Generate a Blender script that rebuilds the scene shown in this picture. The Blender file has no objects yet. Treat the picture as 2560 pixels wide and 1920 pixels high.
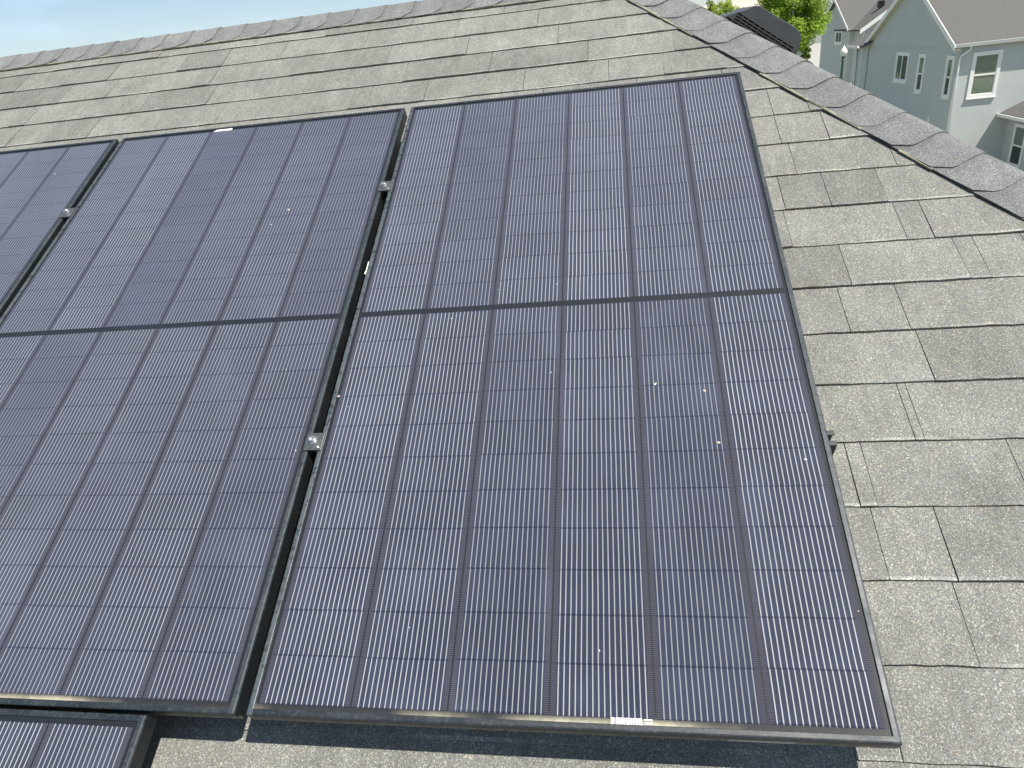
import bpy, math, random
from mathutils import Vector, Matrix, noise
random.seed(7)
S = bpy.context.scene
COL = S.collection
R = math.radians
# ------------------------------------------------------------------ camera
CW = Vector((0.63522, -0.68464, 0.93394))
RW = Matrix(((0.98583942, 0.03776089, 0.1633853),
             (0.12857984, 0.45523119, -0.88104017),
             (-0.10764695, 0.88957219, 0.44392956)))
cam_d = bpy.data.cameras.new("camera")
cam = bpy.data.objects.new("camera", cam_d); COL.objects.link(cam)
cam.matrix_world = Matrix.Translation(CW) @ RW.to_4x4()
cam_d.sensor_width = 36.0
cam_d.lens = 36.0 * 1709.54 / 2560.0
cam_d.clip_start = 0.05; cam_d.clip_end = 9000
S.camera = cam
# ------------------------------------------------------------------ light
SUN = Vector((0.4023, -0.2239, 0.8877)).normalized()
sun_el = math.asin(SUN.z); sun_az = math.atan2(SUN.x, SUN.y)
W = bpy.data.worlds.new("World"); S.world = W; W.use_nodes = True
wn = W.node_tree; wn.nodes.clear()
sky = wn.nodes.new("ShaderNodeTexSky"); sky.sky_type = 'NISHITA'; sky.sun_disc = False
sky.sun_elevation = sun_el; sky.sun_rotation = sun_az
sky.altitude = 1400; sky.air_density = 1.0; sky.dust_density = 1.2; sky.ozone_density = 1.0
tc = wn.nodes.new("ShaderNodeTexCoord")
mp = wn.nodes.new("ShaderNodeMapping"); mp.inputs['Scale'].default_value = (1.3, 1.3, 6.0)
nz = wn.nodes.new("ShaderNodeTexNoise"); nz.inputs['Scale'].default_value = 3.2; nz.inputs['Detail'].default_value = 6; nz.inputs['Roughness'].default_value = .6
cr = wn.nodes.new("ShaderNodeValToRGB"); cr.color_ramp.elements[0].position = .45; cr.color_ramp.elements[1].position = .85
cr.color_ramp.elements[0].color = (.12, .12, .12, 1); cr.color_ramp.elements[1].color = (.42, .42, .42, 1)
mx = wn.nodes.new("ShaderNodeMixRGB"); mx.inputs['Color2'].default_value = (8.6, 11.2, 14.2, 1)
bg = wn.nodes.new("ShaderNodeBackground"); bg.inputs['Strength'].default_value = 0.073
wo = wn.nodes.new("ShaderNodeOutputWorld")
L = wn.links.new
L(tc.outputs['Generated'], mp.inputs[0]); L(mp.outputs[0], nz.inputs['Vector']); L(nz.outputs['Fac'], cr.inputs[0])
L(cr.outputs[0], mx.inputs['Fac']); L(sky.outputs[0], mx.inputs['Color1']); L(mx.outputs[0], bg.inputs[0]); L(bg.outputs[0], wo.inputs[0])
sd = bpy.data.lights.new("sun", 'SUN'); sd.energy = 5.0; sd.angle = R(0.53); sd.color = (1.0, .95, .86)
so = bpy.data.objects.new("sun", sd); COL.objects.link(so)
so.rotation_euler = (-SUN).to_track_quat('-Z', 'Y').to_euler(); so.location = (5, -5, 12)
S.view_settings.view_transform = 'Standard'; S.view_settings.look = 'None'
S.view_settings.gamma = 1; S.view_settings.exposure = 0.62
S.render.engine = 'CYCLES'

# ------------------------------------------------------------------ helpers
PITCH = math.atan(.5)
RX = Matrix.Rotation(PITCH, 3, 'X')
def P2W(u, v, z=0.0): return RX @ Vector((u, v, z))
ZR = -0.110                      # top of the shingles in the panel frame
GZ = -6.9                        # ground level

class MB:
    def __init__(s): s.v = []; s.f = []; s.t = []; s.m = []
    def q(s, pts, tone=1.0, m=0):
        b = len(s.v); s.v += [tuple(p) for p in pts]; s.f.append(tuple(range(b, b+len(pts)))); s.t.append(tone); s.m.append(m)
    def box(s, lo, hi, tone=1.0, m=0, fr=None):
        x0, y0, z0 = lo; x1, y1, z1 = hi
        c = [(x0,y0,z0),(x1,y0,z0),(x1,y1,z0),(x0,y1,z0),(x0,y0,z1),(x1,y0,z1),(x1,y1,z1),(x0,y1,z1)]
        if fr: c = [fr(*p) for p in c]
        b = len(s.v); s.v += [tuple(p) for p in c]
        for f in ((0,3,2,1),(4,5,6,7),(0,1,5,4),(1,2,6,5),(2,3,7,6),(3,0,4,7)):
            s.f.append(tuple(b+i for i in f)); s.t.append(tone); s.m.append(m)
    def prism(s, poly, off, tone=1.0, m=0):      # polygon of 3D points extruded by a vector
        off = Vector(off); n = len(poly); b = len(s.v)
        s.v += [tuple(Vector(p)) for p in poly] + [tuple(Vector(p)+off) for p in poly]
        fs = [tuple(range(b, b+n))[::-1], tuple(range(b+n, b+2*n))] + [(b+i, b+(i+1) % n, b+n+(i+1) % n, b+n+i) for i in range(n)]
        for f in fs: s.f.append(f); s.t.append(tone); s.m.append(m)
    def tube(s, pts, rad, n=10, tone=1.0, m=0):
        pts = [Vector(p) for p in pts]; rr = rad if isinstance(rad, (list, tuple)) else [rad]*len(pts)
        b = len(s.v)
        for i, p in enumerate(pts):
            d = (pts[min(i+1, len(pts)-1)] - pts[max(i-1, 0)]).normalized()
            a = d.orthogonal().normalized() if i == 0 else (a - d*a.dot(d)).normalized()
            c = d.cross(a)
            for k in range(n):
                th = 2*math.pi*k/n; s.v.append(tuple(p + (a*math.cos(th)+c*math.sin(th))*rr[i]))
        for i in range(len(pts)-1):
            for k in range(n):
                s.f.append((b+i*n+k, b+i*n+(k+1) % n, b+(i+1)*n+(k+1) % n, b+(i+1)*n+k)); s.t.append(tone); s.m.append(m)
        s.f.append(tuple(range(b, b+n))[::-1]); s.t.append(tone); s.m.append(m)
        s.f.append(tuple(range(b+(len(pts)-1)*n, b+len(pts)*n))); s.t.append(tone); s.m.append(m)
    def lathe(s, c, prof, n=20, tone=1.0, m=0):   # prof: (r, z) from bottom to top
        b = len(s.v); c = Vector(c)
        for r, z in prof:
            for k in range(n):
                th = 2*math.pi*k/n; s.v.append((c.x+r*math.cos(th), c.y+r*math.sin(th), c.z+z))
        for i in range(len(prof)-1):
            for k in range(n):
                s.f.append((b+i*n+k, b+i*n+(k+1) % n, b+(i+1)*n+(k+1) % n, b+(i+1)*n+k)); s.t.append(tone); s.m.append(m)
    def build(s, name, mats, parent=None, base=None, smooth=False, bevel=0, recalc=False):
        me = bpy.data.meshes.new(name)
        vs = s.v if base is None else [(x-base[0], y-base[1], z-base[2]) for x, y, z in s.v]
        me.from_pydata(vs, [], s.f)
        if not isinstance(mats, (list, tuple)): mats = [mats]
        for m in mats: me.materials.append(m)
        me.polygons.foreach_set('material_index', s.m)
        ca = me.color_attributes.new('tone', 'FLOAT_COLOR', 'CORNER')
        buf = []
        for f, t in zip(s.f, s.t):
            t4 = (t, t, t, 1) if not isinstance(t, tuple) else (*t, 1)
            buf += t4*len(f)
        ca.data.foreach_set('color', buf)
        if recalc:
            import bmesh
            b = bmesh.new(); b.from_mesh(me); bmesh.ops.recalc_face_normals(b, faces=b.faces); b.to_mesh(me); b.free()
        if smooth: me.polygons.foreach_set('use_smooth', [True]*len(me.polygons))
        me.update()
        o = bpy.data.objects.new(name, me); COL.objects.link(o)
        if parent is not None: o.parent = parent
        elif base is not None: o.location = base
        if bevel:
            bv = o.modifiers.new('bevel', 'BEVEL'); bv.width = bevel; bv.segments = 2; bv.limit_method = 'ANGLE'
        return o
def tag(o, label=None, cat=None, group=None, kind=None):
    if label: o['label'] = label
    if cat: o['category'] = cat
    if group: o['group'] = group
    if kind: o['kind'] = kind
    return o
def empty(name, loc=(0,0,0), rot=None):
    o = bpy.data.objects.new(name, None); COL.objects.link(o); o.location = loc; o.empty_display_size = .2
    if rot: o.rotation_euler = rot
    return o
RROT = (PITCH, 0, 0)

# ------------------------------------------------------------------ materials
class NT:
    def __init__(s, name):
        s.mat = bpy.data.materials.new(name); s.mat.use_nodes = True; s.t = s.mat.node_tree
        s.b = s.t.nodes['Principled BSDF']; s.o = s.t.nodes['Material Output']
    def n(s, typ, **kw):
        nd = s.t.nodes.new(typ)
        for k, v in kw.items():
            if k in nd.inputs: s.set(nd.inputs[k], v)
            else: setattr(nd, k, v)
        return nd
    def set(s, inp, v):
        if isinstance(v, bpy.types.NodeSocket): s.t.links.new(v, inp)
        else: inp.default_value = v
    def math(s, op, a, b=0.0, c=None):
        nd = s.t.nodes.new('ShaderNodeMath'); nd.operation = op
        s.set(nd.inputs[0], a); s.set(nd.inputs[1], b)
        if c is not None: s.set(nd.inputs[2], c)
        return nd.outputs[0]
    def mix(s, f, a, b, mode='MIX'):
        nd = s.t.nodes.new('ShaderNodeMixRGB'); nd.blend_type = mode
        s.set(nd.inputs[0], f); s.set(nd.inputs[1], a); s.set(nd.inputs[2], b); return nd.outputs[0]
    def coord(s, which='Object'):
        return s.t.nodes.new('ShaderNodeTexCoord').outputs[which]
    def noise(s, scale, detail=3, rough=.5, vec=None, out='Fac'):
        nd = s.n('ShaderNodeTexNoise', Scale=scale, Detail=detail, Roughness=rough)
        s.set(nd.inputs['Vector'], vec if vec is not None else s.coord()); return nd.outputs[out]
    def ramp(s, fac, stops):
        nd = s.t.nodes.new('ShaderNodeValToRGB'); e = nd.color_ramp.elements
        while len(e) < len(stops): e.new(.5)
        for el, (p, c) in zip(e, stops):
            el.position = p; el.color = (c, c, c, 1) if not isinstance(c, tuple) else (*c, 1)
        s.set(nd.inputs[0], fac); return nd.outputs[0]
    def bump(s, h, strength, dist):
        nd = s.n('ShaderNodeBump'); nd.inputs['Strength'].default_value = strength; nd.inputs['Distance'].default_value = dist
        s.set(nd.inputs['Height'], h); s.set(s.b.inputs['Normal'], nd.outputs[0])
    def P(s, **kw):
        for k, v in kw.items(): s.set(s.b.inputs[k.replace('_', ' ')], v)
        return s.mat
def tone_attr(m):
    a = m.n('ShaderNodeAttribute'); a.attribute_name = 'tone'; return a.outputs['Color']

def shingle_mat(name, tint, gain=1.0):
    m = NT(name); co = m.coord()
    g1 = m.noise(340, 3, .75, co); g2 = m.noise(900, 1, .5, co)
    base = m.ramp(m.math('ADD', m.math('MULTIPLY', g1, .6), m.math('MULTIPLY', g2, .4)),
                  [(.32, .065), (.45, .145), (.54, .215), (.67, .38)])
    vo = m.n('ShaderNodeTexVoronoi', Scale=520.0); m.set(vo.inputs['Vector'], co)
    sp = m.ramp(vo.outputs['Color'], [(.0, 0.0), (.76, 0.0), (.86, 1.0)])
    col = m.mix(m.math('MULTIPLY', sp, .42), base, (.70, .68, .60, 1))
    big = m.ramp(m.noise(5, 4, .6, co), [(.3, .86), (.7, 1.12)])
    hue = m.mix(m.noise(90, 2, .5, co), (tint[0]*1.07, tint[1], tint[2]*.9, 1), (tint[0]*.94, tint[1], tint[2]*1.08, 1))
    stk = m.ramp(m.noise(11, 4, .65, m.n('ShaderNodeMapping', Vector=co, Scale=(2.6, .9, .9)).outputs[0]), [(.3, .87), (.5, 1.0), (.72, 1.13)])
    col = m.mix(1, col, hue, 'MULTIPLY'); col = m.mix(1, col, big, 'MULTIPLY'); col = m.mix(1, col, stk, 'MULTIPLY')
    col = m.mix(1, col, tone_attr(m), 'MULTIPLY')
    col = m.mix(1, col, (gain, gain, gain, 1), 'MULTIPLY')
    m.bump(m.math('ADD', g1, m.math('MULTIPLY', g2, .6)), .55, .0022)
    return m.P(Base_Color=col, Roughness=.93, Specular_IOR_Level=.25)
M_SH = shingle_mat('shingle_field', (.99, .99, .925), .93)
M_CAP = shingle_mat('shingle_cap', (.97, .99, 1.0), .80)

def plain(name, col, rough=.6, metal=0, var=.08, scale=6, bump=0, bscale=40, spec=.5, coat=0):
    m = NT(name); c = m.noise(scale, 4, .6)
    rampc = m.ramp(c, [(.3, 1-var), (.7, 1+var)])
    colr = m.mix(1, (*col, 1), rampc, 'MULTIPLY')
    if bump: m.bump(m.noise(bscale, 3, .6), .5, bump)
    return m.P(Base_Color=colr, Roughness=rough, Metallic=metal, Specular_IOR_Level=spec, Coat_Weight=coat)

# anodised frame: dark slate, dusty, a little scratched
def frame_mat():
    m = NT('anodised_black_frame'); co = m.coord()
    d = m.ramp(m.noise(9, 5, .7, co), [(.42, 0.0), (.72, 1.0)])
    s_ = m.ramp(m.noise(140, 3, .7, co), [(.5, 0.0), (.75, 1.0)])
    sep = m.n('ShaderNodeSeparateXYZ', Vector=co)
    low = m.ramp(m.math('MULTIPLY', sep.outputs['Z'], -28.0), [(.45, 0.0), (.62, 1.0)])
    smear = m.noise(60, 2, .5, m.n('ShaderNodeMapping', Vector=co, Scale=(1, 1, .15)).outputs[0])
    dirt = m.math('MULTIPLY', m.math('MULTIPLY', low, m.math('LESS_THAN', sep.outputs['Y'], .003)), m.ramp(smear, [(.35, .25), (.6, .9)]))
    xs_ = sep.outputs['X']; long_ = m.math('MAXIMUM', m.math('LESS_THAN', xs_, .0115), m.math('GREATER_THAN', xs_, .9885))
    spots = m.ramp(m.noise(75, 3, .7, co), [(.50, 1.0), (.60, .15)])
    film = m.math('MULTIPLY', m.math('MULTIPLY', long_, spots), m.math('SUBTRACT', .48, m.math('MULTIPLY', m.math('GREATER_THAN', xs_, .5), .32)))
    c = m.mix(m.math('MULTIPLY', d, .14), (.013, .018, .024, 1), (.13, .14, .135, 1))
    c = m.mix(film, c, (.12, .145, .155, 1))
    c = m.mix(m.math('MULTIPLY', s_, .22), c, (.16, .19, .20, 1))
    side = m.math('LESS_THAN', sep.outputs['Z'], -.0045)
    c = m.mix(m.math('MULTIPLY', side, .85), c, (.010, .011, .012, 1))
    c = m.mix(dirt, c, (.13, .125, .09, 1))
    m.bump(s_, .15, .0004)
    return m.P(Base_Color=c, Metallic=.12, Roughness=m.math('ADD', .42, m.math('MULTIPLY', d, .2)), Specular_IOR_Level=.45)
M_FRAME = frame_mat()
M_BLACK = plain('black_anodised_rail', (.018, .019, .022), .45, .3, .2, 30)
M_STEEL = plain('worn_stainless_bolt', (.62, .62, .60), .32, .9, .2, 200)
M_CLAMP = plain('worn_dark_clamp', (.16, .165, .165), .38, .75, .35, 120)

PW, PH = 1.0, 1.7635            # panel width and length
CX0, CP = .016, .16133          # first cell edge, column pitch
RP = .0777                      # row pitch
V_LO, V_HI = .0192, .8895       # bottom of lower and upper half
def cell_mat():
    m = NT('solar_cell'); co = m.coord()
    sep = m.n('ShaderNodeSeparateXYZ', Vector=co); x, y = sep.outputs['X'], sep.outputs['Y']
    inf = m.n('ShaderNodeObjectInfo')
    up = m.math('GREATER_THAN', y, .8818)
    yy = m.math('SUBTRACT', m.math('SUBTRACT', y, V_LO), m.math('MULTIPLY', up, V_HI-V_LO))
    yy = m.math('ADD', yy, m.math('MULTIPLY', m.math('SINE', m.math('MULTIPLY', m.math('FLOOR', m.math('DIVIDE', m.math('SUBTRACT', x, CX0), CP)), 2.3)), .0011))
    row = m.math('DIVIDE', yy, RP); rf = m.math('FRACT', row); ri = m.math('ADD', m.math('FLOOR', row), m.math('MULTIPLY', up, 20.0))
    colx = m.math('DIVIDE', m.math('SUBTRACT', x, CX0), CP); ci = m.math('FLOOR', colx); cf = m.math('FRACT', colx)
    # per column and per cell randomness (differs between panels through Object Info)
    def rnd(a, b, seed):
        cb = m.n('ShaderNodeCombineXYZ'); m.set(cb.inputs[0], a); m.set(cb.inputs[1], b); m.set(cb.inputs[2], m.math('ADD', m.math('MULTIPLY', inf.outputs['Random'], 37.0), seed))
        wnz = m.n('ShaderNodeTexWhiteNoise'); m.set(wnz.inputs['Vector'], cb.outputs[0]); return wnz.outputs['Value']
    off = m.n('ShaderNodeCombineXYZ'); m.set(off.inputs[0], m.math('MULTIPLY', inf.outputs['Random'], 57.0)); m.set(off.inputs[1], m.math('MULTIPLY', inf.outputs['Random'], 31.0))
    va = m.n('ShaderNodeVectorMath', operation='ADD'); m.set(va.inputs[0], co); m.set(va.inputs[1], off.outputs[0]); co2 = va.outputs[0]
    rc = rnd(ci, 0.0, 1.3); rr = rnd(ci, ri, 5.1)
    # wires
    n1 = m.n('ShaderNodeTexNoise', Scale=7.0, Detail=1.0); m.set(n1.inputs['Vector'], co2)
    wob = m.math('MULTIPLY', m.math('SUBTRACT', n1.outputs['Fac'], .5), .0014)
    xs = m.math('ADD', m.math('MULTIPLY', cf, CP), m.math('ADD', m.math('MULTIPLY', m.math('SUBTRACT', rr, .5), .0011), wob))
    w = m.math('DIVIDE', m.math('SUBTRACT', xs, .0128), .00905)
    dist = m.math('ABSOLUTE', m.math('SUBTRACT', m.math('FRACT', m.math('ADD', w, .5)), .5))
    wire = m.ramp(dist, [(.064, 1.0), (.126, 0.0)])
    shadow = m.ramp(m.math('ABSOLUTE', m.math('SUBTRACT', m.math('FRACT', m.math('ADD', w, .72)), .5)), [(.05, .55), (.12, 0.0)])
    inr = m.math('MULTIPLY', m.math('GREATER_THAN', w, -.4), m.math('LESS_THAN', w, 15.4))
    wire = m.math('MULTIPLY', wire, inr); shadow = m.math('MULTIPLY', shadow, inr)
    # seams between rows and the fingers
    edge = m.math('MINIMUM', rf, m.math('SUBTRACT', 1.0, rf))
    seam = m.math('MULTIPLY', m.ramp(edge, [(.016, 1.0), (.026, 0.0)]), m.math('ADD', .25, m.math('MULTIPLY', inr, .75)))
    fing = m.ramp(m.math('ABSOLUTE', m.math('SUBTRACT', m.math('FRACT', m.math('DIVIDE', y, .00152)), .5)), [(.10, 1.0), (.22, 0.0)])
    lad = m.ramp(m.math('ABSOLUTE', m.math('SUBTRACT', m.math('FRACT', m.math('DIVIDE', y, .0031)), .5)), [(.12, 1.0), (.28, 0.0)])
    marg = m.math('SUBTRACT', 1.0, inr)
    # fine moire-like clouds
    cl = m.ramp(m.noise(4.5, 3, .6, co2), [(.3, 0.0), (.7, 1.0)])
    bse = m.mix(cl, (.018, .020, .037, 1), (.020, .027, .045, 1))
    vary = m.ramp(rr, [(0, .86), (1, 1.12)]); bse = m.mix(1, bse, vary, 'MULTIPLY')
    bse = m.mix(m.math('MULTIPLY', fing, m.math('MULTIPLY', m.ramp(m.noise(9, 2, .5, co2), [(.4, .1), (.65, .55)]), .5)), bse, (.10, .105, .17, 1))
    bse = m.mix(marg, bse, m.mix(lad, (.052, .048, .062, 1), (.014, .015, .026, 1)))
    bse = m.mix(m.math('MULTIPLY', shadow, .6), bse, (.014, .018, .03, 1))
    bse = m.mix(m.math('MULTIPLY', seam, .95), bse, (.006, .008, .024, 1))
    bright = m.ramp(rc, [(0, .40), (1, .86)])
    patch = m.ramp(m.noise(2.3, 2, .5, co2), [(.35, .72), (.65, 1.0)])
    wv = m.math('MULTIPLY', m.math('MULTIPLY', wire, m.math('MULTIPLY', bright, patch)), m.math('SUBTRACT', 1.0, m.math('MULTIPLY', seam, .45)))
    c = m.mix(wv, bse, m.mix(m.noise(30, 2, .5, co2), (.44, .46, .50, 1), (.52, .50, .47, 1)))
    # smears and painted dust haze on the glass
    sm = m.ramp(m.noise(3.1, 5, .65, m.n('ShaderNodeMapping', Vector=co2, Scale=(2.2, .8, 1)).outputs[0]), [(.53, 0.0), (.76, .15)])
    sp = m.ramp(m.noise(210, 2, .6, co2), [(.74, 0.0), (.80, .2)])
    c = m.mix(m.math('MAXIMUM', sm, sp), c, (.17, .20, .28, 1))
    lw = m.n('ShaderNodeLayerWeight', Blend=.5)                        # haze of the dusty glass painted in, paler towards grazing view
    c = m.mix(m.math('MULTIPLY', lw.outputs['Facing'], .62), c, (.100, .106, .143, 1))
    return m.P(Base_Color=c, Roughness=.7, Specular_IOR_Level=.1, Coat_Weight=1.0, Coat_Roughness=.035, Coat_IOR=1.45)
M_CELL = cell_mat()
def sheet_mat():
    m = NT('glass_over_black_backsheet'); co = m.coord()
    sep = m.n('ShaderNodeSeparateXYZ', Vector=co); x, y = sep.outputs['X'], sep.outputs['Y']
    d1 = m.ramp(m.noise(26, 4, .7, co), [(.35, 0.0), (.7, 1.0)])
    band = m.ramp(y, [(.0105, 1.0), (.0205, 0.0)])                     # tan band along the lower lip
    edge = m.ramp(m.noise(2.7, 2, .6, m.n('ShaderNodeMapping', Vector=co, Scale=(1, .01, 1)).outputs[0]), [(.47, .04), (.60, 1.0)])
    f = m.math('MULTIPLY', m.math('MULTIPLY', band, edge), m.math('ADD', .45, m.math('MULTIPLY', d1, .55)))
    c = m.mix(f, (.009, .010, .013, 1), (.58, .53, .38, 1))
    return m.P(Base_Color=c, Roughness=.6, Specular_IOR_Level=.2, Coat_Weight=1.0, Coat_Roughness=.08, Coat_IOR=1.42)
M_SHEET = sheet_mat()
def barcode_mat():
    m = NT('white_barcode_label'); co = m.coord()
    sep = m.n('ShaderNodeSeparateXYZ', Vector=co)
    wnz = m.n('ShaderNodeTexWhiteNoise', noise_dimensions='1D'); m.set(wnz.inputs['W'], m.math('FLOOR', m.math('MULTIPLY', sep.outputs['X'], 480.0)))
    c = m.mix(m.math('GREATER_THAN', wnz.outputs['Value'], .62), (.80, .80, .76, 1), (.26, .26, .26, 1))
    return m.P(Base_Color=c, Roughness=.4)
M_BAR = barcode_mat()
M_WHITE = plain('white_print', (.8, .8, .77), .5)
M_SILV = plain('faded_silver_label', (.30, .31, .31), .4, .2, .25, 300)

# ------------------------------------------------------------------ own house: roof in courses
EXPO = .1419; V0 = .137 - EXPO*7
NRW = 21                                       # courses up to the ridge
HK = 3.849                                     # hip line: 1.531 u + v = HK
RIDGE_V = 2.745
joints = {                                     # slots seen on the right, v index -> [(u, tight)]
  -1: [.962, 1.03, 1.31], 0: [1.179, 1.44], 1: [1.079, 1.188, 1.49], 2: [1.062, 1.092, 1.356], 3: [1.194, 1.211, 1.53], 4: [1.268, 1.60],
  5: [1.134, 1.258, 1.62], 6: [1.167, 1.422, 1.466, 1.571], 7: [1.059, 1.324, 1.385], 8: [1.065, 1.178, 1.314], 9: [1.118, 1.371], 10: [.80, 1.10, 1.229],
  11: [.52, .83, 1.10], 12: [.40, .71, .98], 13: [-1.705, -1.538, -1.347, -1.067, -.816, -.30, -.02, .33, .62], 14: [-1.70, -1.44, -1.191, -.902, -.51, -.12, .20, .55],
  15: [-1.95, -1.62, -1.40, -1.02, -.941, -.60, -.21, .1, .44], 16: [-1.907, -1.685, -1.46, -1.137, -.935, -.681, -.33, .04, .36], 17: [-1.79, -1.567, -1.278, -1.0, -.52, -.15, .22]}
def jit(x, k, f=14.0, a=1.0): return noise.noise(Vector((x*f, k*7.3, 1.7)))*a
def shingles(mb, FR, k0, k1, v0, e, ulo, uhi, z0, jt=None, step=.045, seed=1, vmax=None):
    rng = random.Random(seed)
    for k in range(k0, k1):
        vb = v0 + k*e
        ue = max(uhi(vb), uhi(vb+e)); u = ulo; edges = [u]
        js = sorted((jt or {}).get(k - 7, [])) if jt else []
        while u < ue:
            w = rng.choice((.095, .12, .16, .19, .24, .30))*rng.uniform(.9, 1.1)
            nxt = [j for j in js if u+.006 < j < u+w+.06]
            u = nxt[0] if nxt else u+w
            if js and not nxt and u > js[0]-.05 and u < js[-1]+.3:
                lat = [j for j in js if j > u-.05]
                if lat: u = lat[0]
            edges.append(u)
        prev = 0
        for i in range(len(edges)-1):
            a, b = edges[i], edges[i+1]
            thick = rng.random() < .5; 
            zt = z0 + (.0020 if thick else 0.0) + rng.uniform(-.0006, .0006)
            tone = rng.gauss(1.0, .035) * (.87 if thick and rng.random() < .42 else (1.07 if rng.random() < .15 else 1.0))
            slot = .0008 if (any(abs(b-j) < 1e-6 for j in js) or rng.random() < .18) else .0
            slotl = .0008 if any(abs(a-j) < 1e-6 for j in js) else .0
            a2, b2 = a+slotl, b-slot
            n = max(1, int((b2-a2)/step)); us = [a2+(b2-a2)*j/n for j in range(n+1)]
            vt = min(vb+e+.014, RIDGE_V)
            low, top, bot, mid = [], [], [], []
            for uu in us:
                h1, h2 = uhi(vb), uhi(vt)
                zz = zt + jit(uu, k, 9, .0016)
                vj = vb + jit(uu, k+.5, 26, .0012) + jit(uu, k+.9, 90, .0016)
                low.append(FR(min(uu, h1), vj, zz)); bot.append(FR(min(uu, h1), vj+.001, z0-.009)); top.append(FR(min(uu, h2), vt, z0-.0047)); mid.append(FR(min(uu, uhi(vb+.007)), vj+.0065, zz-.0002))
            if us[0] >= max(uhi(vb), uhi(vt)): continue
            for j in range(n):
                wr = 1.0 + max(0, jit(us[j], k+3.3, 7, 1.0)+.12)*.9
                mb.q([low[j], low[j+1], mid[j+1], mid[j]], tone*wr); mb.q([mid[j], mid[j+1], top[j+1], top[j]], tone)
                mb.q([bot[j], bot[j+1], low[j+1], low[j]], tone*.95)
            mb.q([bot[0], low[0], top[0]], tone*.8); mb.q([bot[-1], top[-1], low[-1]], tone*.8)

BASE_R = (0, 0, 0)
house = empty('house', (0, 2.4, GZ))
tag(house, 'own house whose grey asphalt shingle hip roof fills the foreground and carries the solar panels', 'house')
hb = Vector((0, 2.4, GZ))
VE = -3.0                                     # eave in the panel frame
def uh1(v): return (HK - v)/1.531 - .035
mb = MB()
FR1 = lambda u, v, z: P2W(u, v, z)
# courses above v=-.5 in detail, courses below coarse
shingles(mb, FR1, 3, 26, V0, EXPO, -4.2, uh1, ZR, joints, .022, 11)
shingles(mb, FR1, -12, 3, V0, EXPO, -4.2, uh1, ZR, None, .5, 5)
# deck under the shingles
mb.q([P2W(-6, VE, ZR-.0095), P2W((HK-VE)/1.531, VE, ZR-.0095), P2W((HK-RIDGE_V)/1.531, RIDGE_V, ZR-.0095), P2W(-6, RIDGE_V, ZR-.0095)], .5)
def ident_build(m_, name, mat, parent, base, **k): return m_.build(name, mat, parent, base, **k)
# to keep the granule texture unstretched the field is built in world space
roof = mb.build('roof', M_SH, house, hb)
# hip-side face (steeper) and the back face
H0 = P2W(.721, RIDGE_V, ZR); HD = P2W(1, -1.531, 0).normalized()
N2 = HD.cross(Vector((0, 1, 0))); N2.normalize()
if N2.z < 0: N2 = -N2
S2 = Vector((N2.z, 0, -N2.x))                # down the slope of the hip-side face
Y2 = Vector((0, 1, 0))
def FR2(a, s, z): return H0 + Y2*a + S2*(-s) + N2*z        # a along y, s up-slope
mb = MB()
slopeK = HD.y/HD.dot(S2)                      # change of y per metre down slope along the hip
e2 = .1419
for k in range(-34, 0):
    sb = k*e2; rng = random.Random(k+900)
    y_lo = lambda s: (-s)*slopeK + .02
    y_hi = lambda s: (-s)*1.45 + .0
    a = y_lo(sb)
    end = y_hi(sb) + 1.0
    if end < a: continue
    while a < end:
        b = a + rng.choice((.12, .16, .2, .28, .33)); tn = rng.gauss(1, .05); zt = rng.choice((0, .003))
        at = max(a, y_lo(sb+e2+.012)); bt = max(b, at+.001)
        mb.q([FR2(a, sb, zt), FR2(at, sb+e2+.012, zt-.006), FR2(bt, sb+e2+.012, zt-.006), FR2(b, sb, zt)][::-1], tn)
        mb.q([FR2(a, sb, zt-.009), FR2(b, sb, zt-.009), FR2(b, sb, zt), FR2(a, sb, zt)], tn*.8)
        a = b
s_end = -(H0.z - P2W(0, VE, ZR).z)/abs(S2.z)
mb.build('roof_side', M_SH, house, hb)
ze = P2W(0, VE, ZR).z
e_sr = P2W((HK-VE)/1.531, VE, ZR)             # south-east eave corner
ridge_l = P2W(-6, RIDGE_V, ZR); ridge_r = H0
backy = 2*ridge_l.y - P2W(0, VE, ZR).y
mb = MB()
mb.q([ridge_r - Vector((0,0,.012)), (e_sr.x, e_sr.y, e_sr.z-.012), (e_sr.x, backy, ze-.012)], .55)
mb.q([ridge_l, ridge_r, (e_sr.x, backy, ze), (-6, backy, ze)], 1.0)
mb.build('roof_back', M_SH, house, hb)
mb = MB()
M_STUCCO_OWN = plain('own_house_stucco', (.38, .38, .35), .9, 0, .05, 4, .002, 60)
x0, x1, y0, y1 = -5.8, e_sr.x-.45, e_sr.y+.45, backy-.45
mb.box((x0, y0, GZ), (x1, y1, ze-.05)); mb.build('wall', M_STUCCO_OWN, house, hb)
mb = MB(); mb.prism([(x0, y0+.3, ze-.05), (x0, y1-.3, ze-.05), (x0, ridge_l.y, ridge_l.z-.35)], (.2, 0, 0)); mb.build('gable_wall', M_STUCCO_OWN, house, hb)
M_FASCIA = plain('fascia_white', (.72, .72, .68), .5)
mb = MB(); mb.box((-6, e_sr.y-.02, ze-.2), (e_sr.x, e_sr.y+.03, ze-.02)); mb.box((e_sr.x-.03, e_sr.y+.03, ze-.2), (e_sr.x+.02, backy, ze-.02)); mb.build('fascia', M_FASCIA, house, hb)

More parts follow.
